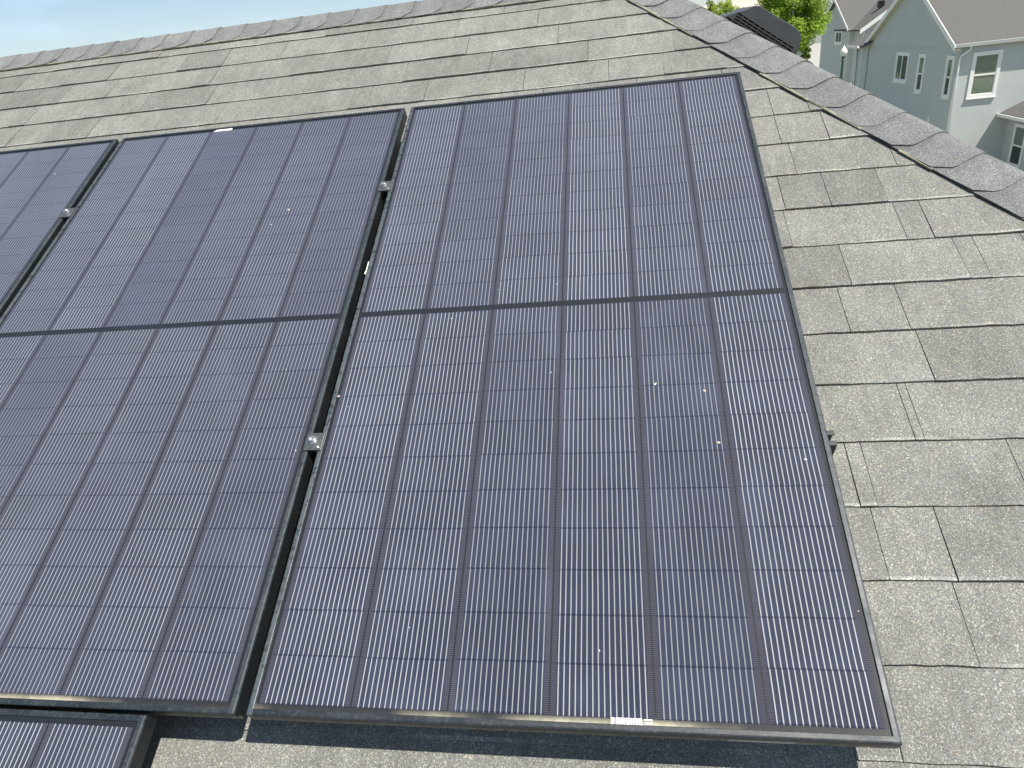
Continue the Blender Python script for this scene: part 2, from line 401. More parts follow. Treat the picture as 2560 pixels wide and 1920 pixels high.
# caps: a bent shingle over a line. d = direction the butt faces; w1, w2 wings
def cap(name, origin, d, w1, w2, t, length, rng, lift=.0):
    n1 = d.cross(w1); n1 = n1 if n1.z > 0 else -n1
    n2 = d.cross(w2); n2 = n2 if n2.z > 0 else -n2
    mb = MB(); tone = rng.gauss(1, .04)
    ss = [-.138, -.132, -.120, -.105, -.09, -.07, -.05, -.035, -.02, 0, .02, .035, .05, .08, .11, .138]
    rad = .028; lift = rng.uniform(-.0008, .0010)
    bow = rng.uniform(-.0015, .0015); yaw = rng.uniform(-.012, .012)
    def pos(s, tt, dz):
        a = (math.sqrt(s*s+rad*rad)-s)/2; b = (math.sqrt(s*s+rad*rad)+s)/2
        f = (s/.138+1)/2; nn = (n1*(1-f)+n2*f).normalized()
        h = .0065 + .0085*math.exp(-(s/.08)**2) + lift*(1 if s < 0 else .4)
        return origin + w1*a + w2*b + nn*(h+dz) + d*tt
    def ofs(s):                               # clipped corner at the butt
        e = max(0, abs(s)-.100); return -e*1.05 + bow*math.cos(s*40) + yaw*s*3
    tn = 5; rows = []
    for i in range(tn+1):
        f = i/tn
        rows.append([pos(s, t - length*(1-f)*1.1 + ofs(s)*f, (.0042*f - .0030) + noise.noise(Vector((t*9, s*12, f*2)))*.0012) for s in ss])
    for i in range(tn):
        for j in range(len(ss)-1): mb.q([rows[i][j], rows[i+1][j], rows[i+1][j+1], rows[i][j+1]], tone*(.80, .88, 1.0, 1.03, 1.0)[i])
    th = .0034
    def dn(s, p):
        f = (s/.138+1)/2; return p - (n1*(1-f)+n2*f).normalized()*th
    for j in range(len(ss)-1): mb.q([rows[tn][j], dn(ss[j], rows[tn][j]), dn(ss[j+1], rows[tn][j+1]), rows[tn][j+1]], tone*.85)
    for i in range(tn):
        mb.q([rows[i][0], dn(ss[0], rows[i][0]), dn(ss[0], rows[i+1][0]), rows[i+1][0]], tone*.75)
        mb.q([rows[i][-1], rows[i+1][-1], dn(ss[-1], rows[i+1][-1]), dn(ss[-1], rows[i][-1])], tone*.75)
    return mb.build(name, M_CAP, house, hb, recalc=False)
W1 = P2W(-1.531, -1, 0).normalized()         # from the hip down into the main face
W2 = N2.cross(HD); W2.normalize()
if W2.z > 0: W2 = -W2
rng = random.Random(21)
tphase = None
# cap butts measured along the hip
nrm = Vector((1, -1.531)).normalized()
t0 = Vector((.721, RIDGE_V)).dot(nrm)
k = 0
t = -1.221 - .1272*8
while t - t0 < .10: t += .1272
while t < 1.6:
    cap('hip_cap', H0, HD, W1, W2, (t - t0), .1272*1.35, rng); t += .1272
XR = Vector((1, 0, 0)); wS = P2W(0, -1, 0); wN = Vector((0, -wS.y, wS.z))
u = -3.96
while u < .74:
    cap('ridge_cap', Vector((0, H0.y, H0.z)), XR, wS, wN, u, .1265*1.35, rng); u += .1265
# underlayment edge strips that show beneath the caps
M_TAN = plain('worn_felt_edge', (.22, .205, .15), .9, 0, .35, 60)
rng = random.Random(3)
def felt(a, off, tone):
    mb = MB(); mb.prism(a, off, tone); mb.build('felt_edge', M_TAN, house, hb, recalc=True)
t = -2.2
while t < 1.2:
    ln = rng.uniform(.06, .22)
    if rng.random() < .6:
        o_ = H0 + HD*(t-t0) + W1*(.1325+rng.uniform(-.001, .003)); nn = HD.cross(W1); nn = nn if nn.z > 0 else -nn
        a = [o_, o_+HD*ln, o_+HD*ln+W1*.009, o_+W1*.009]
        felt([p + nn*.0012 for p in a], nn*rng.uniform(.003, .0055), rng.uniform(.7, 1.1))
    t += ln
uu = -3.2
while uu < .7:
    ln = rng.uniform(.1, .3)
    if rng.random() < .7:
        o_ = P2W(uu, RIDGE_V-.1325, ZR+.001); a = [o_, o_+XR*ln, o_+XR*ln+wS*.007, o_+wS*.007]
        felt(a, P2W(0, 0, .0045), rng.uniform(.6, 1.0))
    uu += ln

# roof vent on the hip-side face
M_PLAST = plain('dark_vent_plastic', (.052, .056, .060), .55, 0, .12, 20, .0006, 300)
M_VOID = plain('vent_void', (.006, .006, .006), .9)
vo_y, vd = 2.50, .42
def FV(s, y, h): return H0 + S2*s + Vector((0, y - H0.y, 0)) + N2*h
prof = [(.325, 0), (.345, .012), (.40, .040), (.47, .108), (.488, .130), (.505, .139), (.60, .140), (.672, .143), (.700, .137), (.716, .122), (.728, .095), (.738, .066), (.735, .05), (.71, .012), (.70, 0)]
mb = MB()
mb.prism([FV(s, vo_y, h) for s, h in prof], (0, vd, 0))
mb.box((.29, -.03, .003), (.75, vd+.03, .008), fr=lambda a, b, c: FV(a, vo_y+b, c))
vent = mb.build('roof_vent', M_PLAST, house, hb, bevel=.004, recalc=True)
tag(vent, 'black plastic slant-back roof vent with a louvred side')
mb = MB()
M_RIB = plain('grey_vent_rib', (.10, .098, .088), .6)
for i in range(11):
    sa = .418 + i*.0270
    for j in range(7):
        h0_, h1_ = .010+j*.0108, .017+j*.0108
        if h1_ > min(.082, (sa-.40)*1.6+.030): continue
        mb.box((sa, vo_y-.0022, h0_), (sa+.0215, vo_y+.002, h1_), m=0, fr=FV)
        mb.box((sa, vo_y-.0050, h1_), (sa+.0215, vo_y-.0015, h1_+.0028), m=1, fr=FV)
g = mb.build('louvre_grille', [M_VOID, M_RIB], vent)
for v_ in g.data.vertices: v_.co -= hb

# ------------------------------------------------------------------ solar panels
def frame_mesh():
    # profile (inset from the outer edge, z)
    prof = [(.0108, -.0022), (.0106, -.0004), (.0098, 0), (.0034, 0), (.0014, -.0006), (.0003, -.0020), (0, -.0045), (0, -.0345), (.0004, -.035), (.028, -.035), (.028, -.033), (.0025, -.033), (.0025, -.009), (.0108, -.009)]
    mb = MB(); n = len(prof)
    corners = [(0, 0, 1, 1), (PW, 0, -1, 1), (PW, PH, -1, -1), (0, PH, 1, -1)]
    for c in range(4):
        A_, B_ = corners[c], corners[(c+1) % 4]
        gap = .00015
        dx = (B_[0]-A_[0], B_[1]-A_[1]); ln = math.hypot(*dx); dx = (dx[0]/ln*gap, dx[1]/ln*gap)
        for i in range(n):
            p, q = prof[i], prof[(i+1) % n]
            a0 = (A_[0]+A_[2]*p[0]+dx[0], A_[1]+A_[3]*p[0]+dx[1], p[1]); b0 = (B_[0]+B_[2]*p[0]-dx[0], B_[1]+B_[3]*p[0]-dx[1], p[1])
            a1 = (A_[0]+A_[2]*q[0]+dx[0], A_[1]+A_[3]*q[0]+dx[1], q[1]); b1 = (B_[0]+B_[2]*q[0]-dx[0], B_[1]+B_[3]*q[0]-dx[1], q[1])
            mb.q([a0, b0, b1, a1])
        mb.q([(A_[0]+A_[2]*p[0]+dx[0]*1.5, A_[1]+A_[3]*p[0]+dx[1]*1.5, p[1]) for p in prof])
    return mb
def sheet_mesh():
    mb = MB(); i = .0105
    mb.q([(i, i, -.0026), (PW-i, i, -.0026), (PW-i, PH-i, -.0026), (i, PH-i, -.0026)])
    mb.q([(i, i, -.008), (i, PH-i, -.008), (PW-i, PH-i, -.008), (PW-i, i, -.008)])
    return mb
def string_mesh(c, up):
    v0 = V_HI if up else V_LO; v1 = v0 + 11*RP
    if up: v1 -= .0005
    a = CX0 + c*CP + .0014; b = CX0 + (c+1)*CP - .0014; z = -.0023; ch = .004
    mb = MB()
    ys = [v0 + (v1-v0)*i/11 for i in range(12)]
    for j in range(11): mb.q([(a, ys[j], z), (b, ys[j], z), (b, ys[j+1], z), (a, ys[j+1], z)])
    return mb
def make_panel(u, v):
    t = empty('solar_panel', P2W(u, v, 0), RROT)
    frame_mesh().build('frame', M_FRAME, t)
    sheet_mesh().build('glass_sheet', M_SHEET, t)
    for up in (0, 1):
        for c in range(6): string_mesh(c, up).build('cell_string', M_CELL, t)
    return t
def copy_tree(o, parent=None):
    c = o.copy(); COL.objects.link(c)
    if parent: c.parent = parent
    for ch in list(o.children): copy_tree(ch, c)
    return c
GAP = .021
pg = 'black solar panels mounted on the roof'
pA = make_panel(0, 0)
pB = copy_tree(pA); pB.location = P2W(-PW-GAP, 0, 0)
pC = copy_tree(pA); pC.location = P2W(-2*(PW+GAP), 0, 0)
pD = copy_tree(pA); pD.location = P2W(-.178-PW, -PH-.006, 0)
tag(pA, 'black framed solar panel nearest the hip, with a barcode label at its lower edge', 'solar panel', pg)
tag(pB, 'black framed solar panel in mid row, small white label at its upper edge', 'solar panel', pg)
tag(pC, 'black framed solar panel cut off by the left edge of the photo, top row', 'solar panel', pg)
tag(pD, 'black framed solar panel of the lower row, only its top right corner in view', 'solar panel', pg)
# labels
mb = MB(); mb.box((0, 0, 0), (.0465, .0092, .0003))
o = mb.build('barcode_label', M_BAR, pA); o.location = (.5945, .0108, -.0022)
mb = MB(); rng = random.Random(2)
for i in range(5): mb.box((.0492+i*.0026, .0062, 0), (.0514+i*.0026, .0084, .0003))
for i in range(4): mb.box((.0505+i*.0028, .0014, 0), (.0527+i*.0028, .0044, .0003))
o = mb.build('printed_text', M_WHITE, pA); o.location = (.5945, .0108, -.0022)
mb = MB(); mb.box((.766, -.0004, -.0315), (.861, .0002, -.019)); 
mb.build('rating_label', M_SILV, pA)
mb = MB(); mb.box((0, 0, 0), (.058, .0105, .0004)); mb.box((-.006, 0, 0), (-.001, .005, .0004))
o = mb.build('white_label', M_WHITE, pB); o.location = (PW+GAP-.668, 1.7432, -.0021)

# rails, clamps and roof feet
def rail(u0, u1, vc, label):
    t = empty('mounting_rail', P2W(u0, vc, -.0765), RROT); ln = u1-u0
    mb = MB()
    w = .0165
    mb.box((0, -w, 0), (ln, w, .003)); mb.box((0, -w, .003), (ln, -w+.003, .040)); mb.box((0, w-.003, .003), (ln, w, .040))
    mb.box((0, -w+.003, .037), (ln, -w+.010, .040)); mb.box((0, w-.010, .037), (ln, w-.003, .040))
    mb.build('channel', M_BLACK, t)
    x = .25
    while x < ln-.1:
        mb = MB(); mb.box((x-.02, w, -.034), (x+.02, w+.006, .03)); mb.box((x-.02, w, -.034), (x+.02, w+.06, -.028)); mb.build('roof_foot', M_BLACK, t); x += 1.2
    tag(t, label, 'rail', 'black rails under the solar panels'); return t
rail(-2.05, 1.0235, .5275, 'black rail whose open end sticks out beyond the right edge of the nearest panel')
rail(-2.05, .985, 1.365, 'black rail under the upper half of the top row of panels')
rail(-1.18, -.19, -.45, 'black rail under the panel of the lower row')
def clamp(u, v):
    t = empty('mid_clamp', P2W(u, v, 0), RROT)
    mb = MB()
    mb.box((-.0195, -.021, .0006), (.0195, .021, .0036)); mb.box((-.0085, -.021, -.036), (-.0060, .021, .0006)); mb.box((.0060, -.021, -.036), (.0085, .021, .0006))
    mb.build('clamp_plate', M_CLAMP, t, bevel=.0008)
    b = MB(); c = (-.004, .003, .0036)
    b.lathe(c, [(0, 0), (.0092, 0), (.0092, .0014), (.0066, .0016), (.0066, .0075), (.0058, .0082), (.0038, .0082), (.0036, .0050), (0, .0050)], 6 if False else 12)
    b.build('bolt', M_STEEL, t)
    b = MB(); b.lathe((.011, -.014, .0036), [(0, 0), (.0036, 0), (.0036, .002), (.0018, .0026), (0, .0026)], 10); b.build('pin', M_STEEL, t)
    return t
cl = clamp(-.0105, .5235)
cg = 'metal clamps in the gaps between panels'
tag(cl, 'metal clamp with a bolt in the nearer gap, halfway down between the two largest panels', 'clamp', cg)
c2 = copy_tree(cl); c2.location = P2W(-.0105, 1.366, 0); tag(c2, 'metal clamp with bright bolt high in the nearer gap between the two largest panels', 'clamp', cg)
c3 = copy_tree(cl); c3.location = P2W(-1.0315-.0, 1.374, 0); tag(c3, 'metal clamp with a bolt in the far left gap between panels', 'clamp', cg)

mb = MB(); mb.box((-.0010, -.021, -.003), (.0016, .021, .0012)); mb.box((-.0022, -.024, -.003), (.0026, -.016, .0018))  # thin white strip with a wider end, set in the panel gap
gap_strip = mb.build('white_strip', M_WHITE, bevel=.0005); gap_strip.location = P2W(-.0030, 1.048, -.006); gap_strip.rotation_euler = RROT
tag(gap_strip, 'small white strip in the nearer gap, between its two clamps', 'cable tie')

# flakes and petals lying on the glass
pet = [(.743,1.685),(.698,1.583),(.536,1.462),(.577,1.574),(-1.195,1.593),(-.287,1.303),(-.323,1.244),(-.373,1.034),(.442,1.15),(.485,.944),(.695,.643),(.79,.622),(.804,.501),(.952,.461),(.481,.684),(.042,.613),(.015,.642),(.309,.844),(.243,.853),(-.132,.722),(.578,.117),(.982,.187),(.256,.147),(.348,.936),(-.049,.505)]
M_PET = plain('dry_petal', (.60, .53, .38), .8, 0, .15, 300); M_DROP = plain('white_speck', (.55, .55, .53), .8)
where = ['near the top right corner of the nearest panel', 'near the top of the nearest panel, last column but one', 'in the fourth column of the nearest panel, upper quarter', 'high in the fourth column of the nearest panel', 'on the panel cut off by the left edge', 'in the fifth column of the middle panel, the larger of two', 'in the fifth column of the middle panel, the lower of two', 'above the dark centre bar of the middle panel', 'in the third column of the nearest panel, upper half', 'just above the centre bar of the nearest panel, third column', 'in the fifth column below the centre bar, the largest one', 'yellowish, right of the largest flake in the fifth column', 'at the right edge of the fifth column, mid lower half', 'near the right frame of the nearest panel', 'between third and fourth column below the centre bar', 'below the centre bar, first column of the nearest panel', 'against the left frame of the nearest panel', 'below the centre bar in the second column of the nearest panel', 'just below the centre bar, left of its neighbour', 'in the last column of the middle panel below its centre bar', 'in the fourth column near the barcode of the nearest panel', 'against the right frame near the lower right corner', 'in the second column near the lower edge of the nearest panel', 'right above the centre bar, third column of the nearest panel', 'beside the lower clamp on the middle panel']
for i, (pu, pv) in enumerate(pet):
    rng = random.Random(i+50); mb = MB(); big = i in (5, 10, 11, 12, 16, 13)
    r_ = rng.uniform(.0032, .0042) if big else rng.uniform(.0012, .0022); el = rng.uniform(.45, .8); an = rng.uniform(0, 3.1)
    ring = []
    for k in range(9):
        th = 2*math.pi*k/9; rr_ = r_*rng.uniform(.75, 1.15)
        x_, y_ = rr_*math.cos(th), rr_*el*math.sin(th); ring.append((x_*math.cos(an)-y_*math.sin(an), x_*math.sin(an)+y_*math.cos(an), .0005 + abs(math.cos(th))*r_*.35))
    top = [(x_*.6, y_*.6, z_+.0006) for x_, y_, z_ in ring]
    for k in range(9):
        k2 = (k+1) % 9; mb.q([(ring[k][0], ring[k][1], 0), (ring[k2][0], ring[k2][1], 0), ring[k2], ring[k]]); mb.q([ring[k], ring[k2], top[k2], top[k]])
    mb.q(top)
    o = mb.build('flower_petal', M_PET if i in (5, 10, 11, 12, 16, 15, 19, 24) else M_DROP); o.location = P2W(pu, pv, -.0022); o.rotation_euler = RROT
    tag(o, 'dry pale flake lying ' + where[i], 'flake', 'dry flakes on the solar panels')

# ------------------------------------------------------------------ ground and far setting
def ground_mat():
    m = NT('ground'); co = m.coord()
    n = m.noise(.05, 4, .6, co); g = m.mix(m.ramp(n, [(.42, 0.0), (.56, 1.0)]), (.30, .28, .23, 1), (.055, .085, .028, 1))
    g = m.mix(m.ramp(m.noise(2.5, 4, .6, co), [(.3, 0.0), (.7, .35)]), g, (.12, .12, .08, 1))
    return m.P(Base_Color=g, Roughness=.95)
mb = MB(); gs = [-4000, -600, -120, -40, 0, 40, 120, 600, 4000]
for i in range(8):
    for j in range(8): mb.q([(gs[i], gs[j], GZ), (gs[i+1], gs[j], GZ), (gs[i+1], gs[j+1], GZ), (gs[i], gs[j+1], GZ)])
tag(mb.build('ground', ground_mat()), kind='structure')
M_CONC = plain('pale_concrete', (.52, .51, .46), .9, 0, .06, .6)
mb = MB(); mb.q([(13.5, 56, GZ+.03), (21, 56, GZ+.03), (60, 150, GZ+.03), (75, 230, GZ+.03), (34, 230, GZ+.03)])
tag(mb.build('road', M_CONC), kind='structure')
def hills():
    mb = MB(); n = 60; X0, X1 = -1800, 3400
    prev = None
    for i in range(n+1):
        x = X0+(X1-X0)*i/n; h = 60+38*noise.noise(Vector((x*.0011, 3.1, 0)))+14*noise.noise(Vector((x*.004, 1, 0)))
        col = [(x, 2600+noise.noise(Vector((x*.003, 9, 0)))*60, GZ), (x, 2900, GZ+h*.45), (x, 3150, GZ+h*.8), (x, 3400, GZ+h), (x, 3900, GZ+h*.6)]
        if prev:
            for a in range(4): mb.q([prev[a], col[a], col[a+1], prev[a+1]])
        prev = col
    return mb
M_HILL = plain('dry_hillside', (.48, .41, .33), .95, 0, .12, .004)
tag(hills().build('hills', M_HILL, smooth=True), kind='structure')
M_LEAF = {}
def leaf_mat(name, c, c2):
    m = NT(name); col = m.mix(m.noise(1.1, 2, .5), (*c, 1), (*c2, 1)); col = m.mix(1, col, tone_attr(m), 'MULTIPLY')
    tr = m.n('ShaderNodeBsdfTranslucent'); m.set(tr.inputs[0], m.mix(1, col, (1.5, 1.6, .7, 1), 'MULTIPLY'))
    mxs = m.n('ShaderNodeMixShader'); mxs.inputs[0].default_value = .35
    m.P(Base_Color=col, Roughness=.6, Specular_IOR_Level=.3)
    m.t.links.new(m.b.outputs[0], mxs.inputs[1]); m.t.links.new(tr.outputs[0], mxs.inputs[2]); m.t.links.new(mxs.outputs[0], m.o.inputs[0])
    return m.mat
M_BARK = plain('bark', (.12, .09, .065), .9, 0, .2, 8, .01, 30)
LEAF1 = leaf_mat('leaf_bright', (.18, .28, .022), (.25, .35, .035)); LEAF2 = leaf_mat('leaf_yellow_green', (.25, .31, .04), (.17, .25, .03)); LEAF3 = leaf_mat('leaf_dull', (.06, .09, .05), (.08, .11, .06))
def tree(x, y, top, crx, crz, mat, label, seed, nl=9000, ls=.10, clumps=60, group=None, name='leafy_tree', cat='tree'):
    rng = random.Random(seed); b = Vector((x, y, GZ)); t = empty(name, b)
    cz = top-GZ-crz
    mb = MB(); pts = [(0, 0, 0), (.05, .03, cz*.35), (-.05, .02, cz*.75), (.05, 0, cz+crz*.4)]
    r0 = .05+crx*.07; mb.tube(pts, [r0, r0*.75, r0*.55, r0*.15], 10)
    cc = []
    for i in range(clumps):
        while True:
            p = Vector((rng.uniform(-1, 1), rng.uniform(-1, 1), rng.uniform(-1, 1)))
            if .25 < p.length < 1: break
        p = p.normalized()*(p.length**.5)*rng.uniform(.72, 1.06)
        cc.append((Vector((p.x*crx, p.y*crx, cz+p.z*crz)), rng.uniform(.16, .34)*min(crx, crz), rng.uniform(.7, 1.25)))
    for p, r_, _ in cc[:16]:
        s0 = Vector((0, 0, cz*.6 + rng.random()*crz*.5)); mb.tube([s0, s0.lerp(p, .5)+Vector((0, 0, .12)), p], [r0*.3, r0*.18, r0*.05], 6)
    mb.build('trunk', M_BARK, t, smooth=True)
    mb = MB()
    for i in range(nl):
        p, r_, tn = cc[rng.randrange(clumps)]
        d = Vector((rng.gauss(0, 1), rng.gauss(0, 1), rng.gauss(0, .8))); d = d.normalized()*r_*(rng.random()**.4)
        q = p+d; a = Vector((rng.gauss(0, 1), rng.gauss(0, 1), rng.gauss(0, .6))).normalized(); c = a.orthogonal().normalized(); l_ = ls*rng.uniform(.6, 1.3)
        mb.q([q-a*l_, q-c*l_*.5, q+a*l_, q+c*l_*.5], tn*rng.uniform(.8, 1.2))
    mb.build('crown', mat, t)
    return tag(t, label, cat, group)
tg = 'trees beyond the roof'
tree(14.05, 60, 3.7, 2.45, 3.0, LEAF1, 'tall bright green tree behind the roof vent and left of the grey houses', 4, 30000, .10, 130, tg)
tree(11.2, 80, 2.6, 1.5, 1.6, LEAF2, 'yellow green tree top directly above the left end of the roof vent', 5, 6000, .11, 40, tg)
tree(13.0, 84, 2.2, 1.4, 1.7, LEAF2, 'small light green tree between the yellow green one and the tall bright one', 8, 6000, .11, 40, tg)
tree(15.35, 61, -1.75, .55, .75, LEAF2, 'slender light green young tree standing on the pale pavement beside the vent', 6, 3500, .06, 26, tg)
tree(4.2, 66, -.3, 2.6, 2.6, LEAF1, 'broad green tree hidden behind the ridge and mirrored in the grey house windows', 9, 6000, .14, 50, tg)
mb = MB(); rng = random.Random(33)
for i in range(420):
    x = rng.uniform(-60, 260); y = rng.uniform(480, 760); r_ = rng.uniform(3, 6); zc = GZ+r_*rng.uniform(.7, 1.5)
    for k in range(26):
        d = Vector((rng.gauss(0, 1), rng.gauss(0, 1), rng.gauss(0, .8))).normalized()*r_*rng.uniform(.6, 1)
        q = Vector((x, y, zc))+d; a = Vector((rng.gauss(0, 1), rng.gauss(0, 1), rng.gauss(0, 1))).normalized()*1.1; c = a.orthogonal().normalized()*.8
        mb.q([q-a, q-c, q+a, q+c], rng.uniform(.8, 1.2))
M_FART = leaf_mat('far_leaf', (.11, .16, .15), (.14, .19, .20))
tag(mb.build('distant_trees', M_FART), 'bluish band of far trees below the beige hill', 'trees', kind='stuff')

# ------------------------------------------------------------------ neighbour houses
M_ST = plain('grey_stucco', (.50, .525, .495), .92, 0, .035, 1.2, .003, 90)
M_RF = plain('brown_grey_roof', (.105, .101, .096), .95, 0, .14, 14, .01, 25)
M_TRIM = plain('white_trim', (.80, .80, .75), .45, 0, .03)
M_TRIMC = plain('cream_rake_board', (.62, .59, .44), .6, 0, .04)
def glass_mat(name, c):
    m = NT(name); return m.P(Base_Color=(*c, 1), Roughness=.04, Specular_IOR_Level=.5)
M_GL = plain('insect_screen', (.035, .04, .036), .5); M_GL2 = glass_mat('window_glass_painted_reflection', (.10, .17, .12))  # M_GL2: green of mirrored trees painted into the pane colour
def blind_mat():
    m = NT('blinds_behind_glass'); sep = m.n('ShaderNodeSeparateXYZ', Vector=m.coord())
    st = m.math('GREATER_THAN', m.math('FRACT', m.math('MULTIPLY', sep.outputs['Z'], 22.0)), .35)
    return m.P(Base_Color=m.mix(st, (.06, .07, .05, 1), (.20, .24, .18, 1)), Roughness=.05, Coat_Weight=1.0, Coat_Roughness=.02)
M_BLIND = blind_mat()
def window(parent, base, O, d, n, a0, a1, z0, z1, panes, tr=.10, style='hung', mats=None):
    """O wall origin (z=0), d along wall, n outward."""
    base = Vector(base)
    def F(a, o, z): return O + d*a + n*o + Vector((0, 0, z))
    mb = MB(); p = .045
    mb.box((a0, 0, z0), (a1, p, z0+tr), fr=F); mb.box((a0-.02, 0, z0-.04), (a1+.02, p+.03, z0-.002), fr=F)
    mb.box((a0, 0, z1-tr), (a1, p, z1), fr=F)
    mb.box((a0, 0, z0+tr), (a0+tr, p-.002, z1-tr), fr=F); mb.box((a1-tr, 0, z0+tr), (a1, p-.002, z1-tr), fr=F)
    s = .035; ai0, ai1, zi0, zi1 = a0+tr, a1-tr, z0+tr, z1-tr
    for (x0_, x1_, y0_, y1_) in ((ai0, ai0+s, zi0, zi1), (ai1-s, ai1, zi0, zi1), (ai0+s, ai1-s, zi0, zi0+s), (ai0+s, ai1-s, zi1-s, zi1)):
        mb.box((x0_, 0, y0_), (x1_, p-.02, y1_), fr=F)
    if style == 'hung': zm = (zi0+zi1)/2; mb.box((ai0+s, 0, zm-.035), (ai1-s, p-.012, zm+.035), fr=F)
    else: am = (ai0+ai1)/2; mb.box((am-.03, 0, zi0+s), (am+.03, p-.012, zi1-s), fr=F)
    w = mb.build('window', M_TRIM, parent, recalc=True)
    for v_ in w.data.vertices: v_.co -= base
    rects = [(ai0+s, ai1-s, zm+.035, zi1-s), (ai0+s, ai1-s, zi0+s, zm-.035)] if style == 'hung' else [(ai0+s, am-.03, zi0+s, zi1-s), (am+.03, ai1-s, zi0+s, zi1-s)]
    for (x0_, x1_, y0_, y1_), mt in zip(rects, panes):
        mb = MB(); mb.box((x0_, .002, y0_), (x1_, .012, y1_), fr=F); o = mb.build('pane', mt, w, recalc=True)
        for v_ in o.data.vertices: v_.co -= base
def part(mb, name, mat, parent, base, **k):
    return mb.build(name, mat, parent, base, recalc=True, **k)

# --- near neighbour
K = Vector((15.10, 33.80, 0)); dL = Vector((-.0439, .99903, 0)).normalized(); dR = Vector((math.cos(R(1)), math.sin(R(1)), 0))
oL = Vector((-dL.y, dL.x, 0)); oL = oL if oL.x < 0 else -oL; oR = Vector((dR.y, -dR.x, 0)); oR = oR if oR.y < 0 else -oR
hbn = Vector((K.x, K.y, GZ))
h1 = empty('house', hbn); tag(h1, 'large grey stucco house at upper right with three side windows and a sunlit wall', 'house', 'grey neighbouring houses')
LW = 9.86; ez = -1.24; ap = LW/2; az_ = ez + .56*ap; EL = 9.0
def H1(a, e, z): return K + dL*a + dR*e + Vector((0, 0, z))
mb = MB(); mb.prism([H1(0, 0, GZ), H1(LW, 0, GZ), H1(LW, 0, ez), H1(ap, 0, az_-.0), H1(0, 0, ez)], dR*EL); part(mb, 'wall', M_ST, h1, hbn)
ov = .22; oe = .20
sl = .56
def rp(a, e, dz=0):                        # roof surface point
    z = az_+.17 - abs(a-ap)*sl + dz; return H1(a, e, z)
mb = MB(); mb.prism([rp(-oe, -ov), rp(ap, -ov), rp(ap, EL+.3), rp(-oe, EL+.3)], (0, 0, -.12)); part(mb, 'roof', M_RF, h1, hbn)
mb = MB(); mb.prism([rp(LW+oe, -ov), rp(ap, -ov), rp(ap, EL+.3), rp(LW+oe, EL+.3)], (0, 0, -.12)); part(mb, 'roof', M_RF, h1, hbn)
for sgn, nm in ((0, -oe-.03), (1, LW+oe+.03)):
    mb = MB(); aa = nm
    mb.prism([rp(aa, -ov-.035, .02), rp(ap, -ov-.035, .02), rp(ap, -ov-.035, -.22), rp(aa, -ov-.035, -.22)], dR*.033)
    o = part(mb, 'rake_board', M_TRIM, h1, hbn)
    mb = MB(); mb.prism([rp(aa, -ov, -.125), rp(ap, -ov, -.125), rp(ap, -.002, -.125), rp(aa, -.002, -.125)], (0, 0, -.06)); part(mb, 'soffit', M_TRIMC, h1, hbn)
def gutter(parent, base, p0, p1, out, r=.075):
    p0 = Vector(p0); p1 = Vector(p1); out = Vector(out); mb = MB(); Zv = Vector((0, 0, 1))
    prof = [(0, .06), (0, -.07), (.06, -.075), (.10, -.045), (.115, 0), (.115, .055), (.13, .06), (.13, .075), (.10, .075), (.10, .0), (.085, -.03), (.055, -.06), (.012, -.058), (.012, .06)]
    mb.prism([p0 + out*a + Zv*b for a, b in prof], p1-p0); return part(mb, 'gutter', M_TRIM, parent, base)
ge = rp(-oe, 0).z - .03
gutter(h1, hbn, H1(-oe-.0, -ov-.02, ge), H1(-oe-.0, EL, ge), -dL)
mb = MB(); ce = [H1(-.0, 0, 0)]
c0 = H1(-oe-.02, .42, ge-.06); c1 = H1(-oe+.02, .40, ge-.2); c2_ = H1(-.07, .12, ge-.42); c3_ = H1(-.07, .10, ge-.6); c4_ = H1(-.07, .10, GZ+.1)
mb.tube([c0, c1, c2_, c3_, c4_], .042, 8); part(mb, 'downspout', M_TRIM, h1, hbn, smooth=True)
mb = MB(); mb.box((10.85, 0, GZ), (10.94, .05, -1.5), fr=lambda a, o, z: K+dL*a+oL*o+Vector((0, 0, z))); part(mb, 'corner_pipe', M_TRIM, h1, hbn)
mb = MB(); mb.box((0, 0, -1.40), (LW, .018, -1.33), fr=lambda a, o, z: K+dL*a+oL*o+Vector((0, 0, z))); part(mb, 'trim_band', M_ST, h1, hbn)
mb = MB(); mb.box((1.52, 0, -4.6), (1.64, .08, -4.17), fr=lambda a, o, z: K+dL*a+oL*o+Vector((0, 0, z))); part(mb, 'utility_cover', M_TRIM, h1, hbn)
OLw = K + oL*.002; ORw = K + oR*.002
window(h1, hbn, OLw, dL, oL, 4.60, 6.10, -2.95, -1.57, (M_GL, M_GL2), .13, 'slide')
window(h1, hbn, OLw, dL, oL, 2.82, 3.55, -3.29, -1.60, (M_GL2, M_GL), .13)
window(h1, hbn, OLw, dL, oL, .10, .76, -3.32, -1.60, (M_GL2, M_GL), .13)
window(h1, hbn, ORw, dR, oR, .64, 1.80, -3.37, -1.54, (M_BLIND, M_BLIND), .13)
window(h1, hbn, ORw, dR, oR, 4.6, 5.8, -3.37, -1.54, (M_BLIND, M_BLIND), .13)
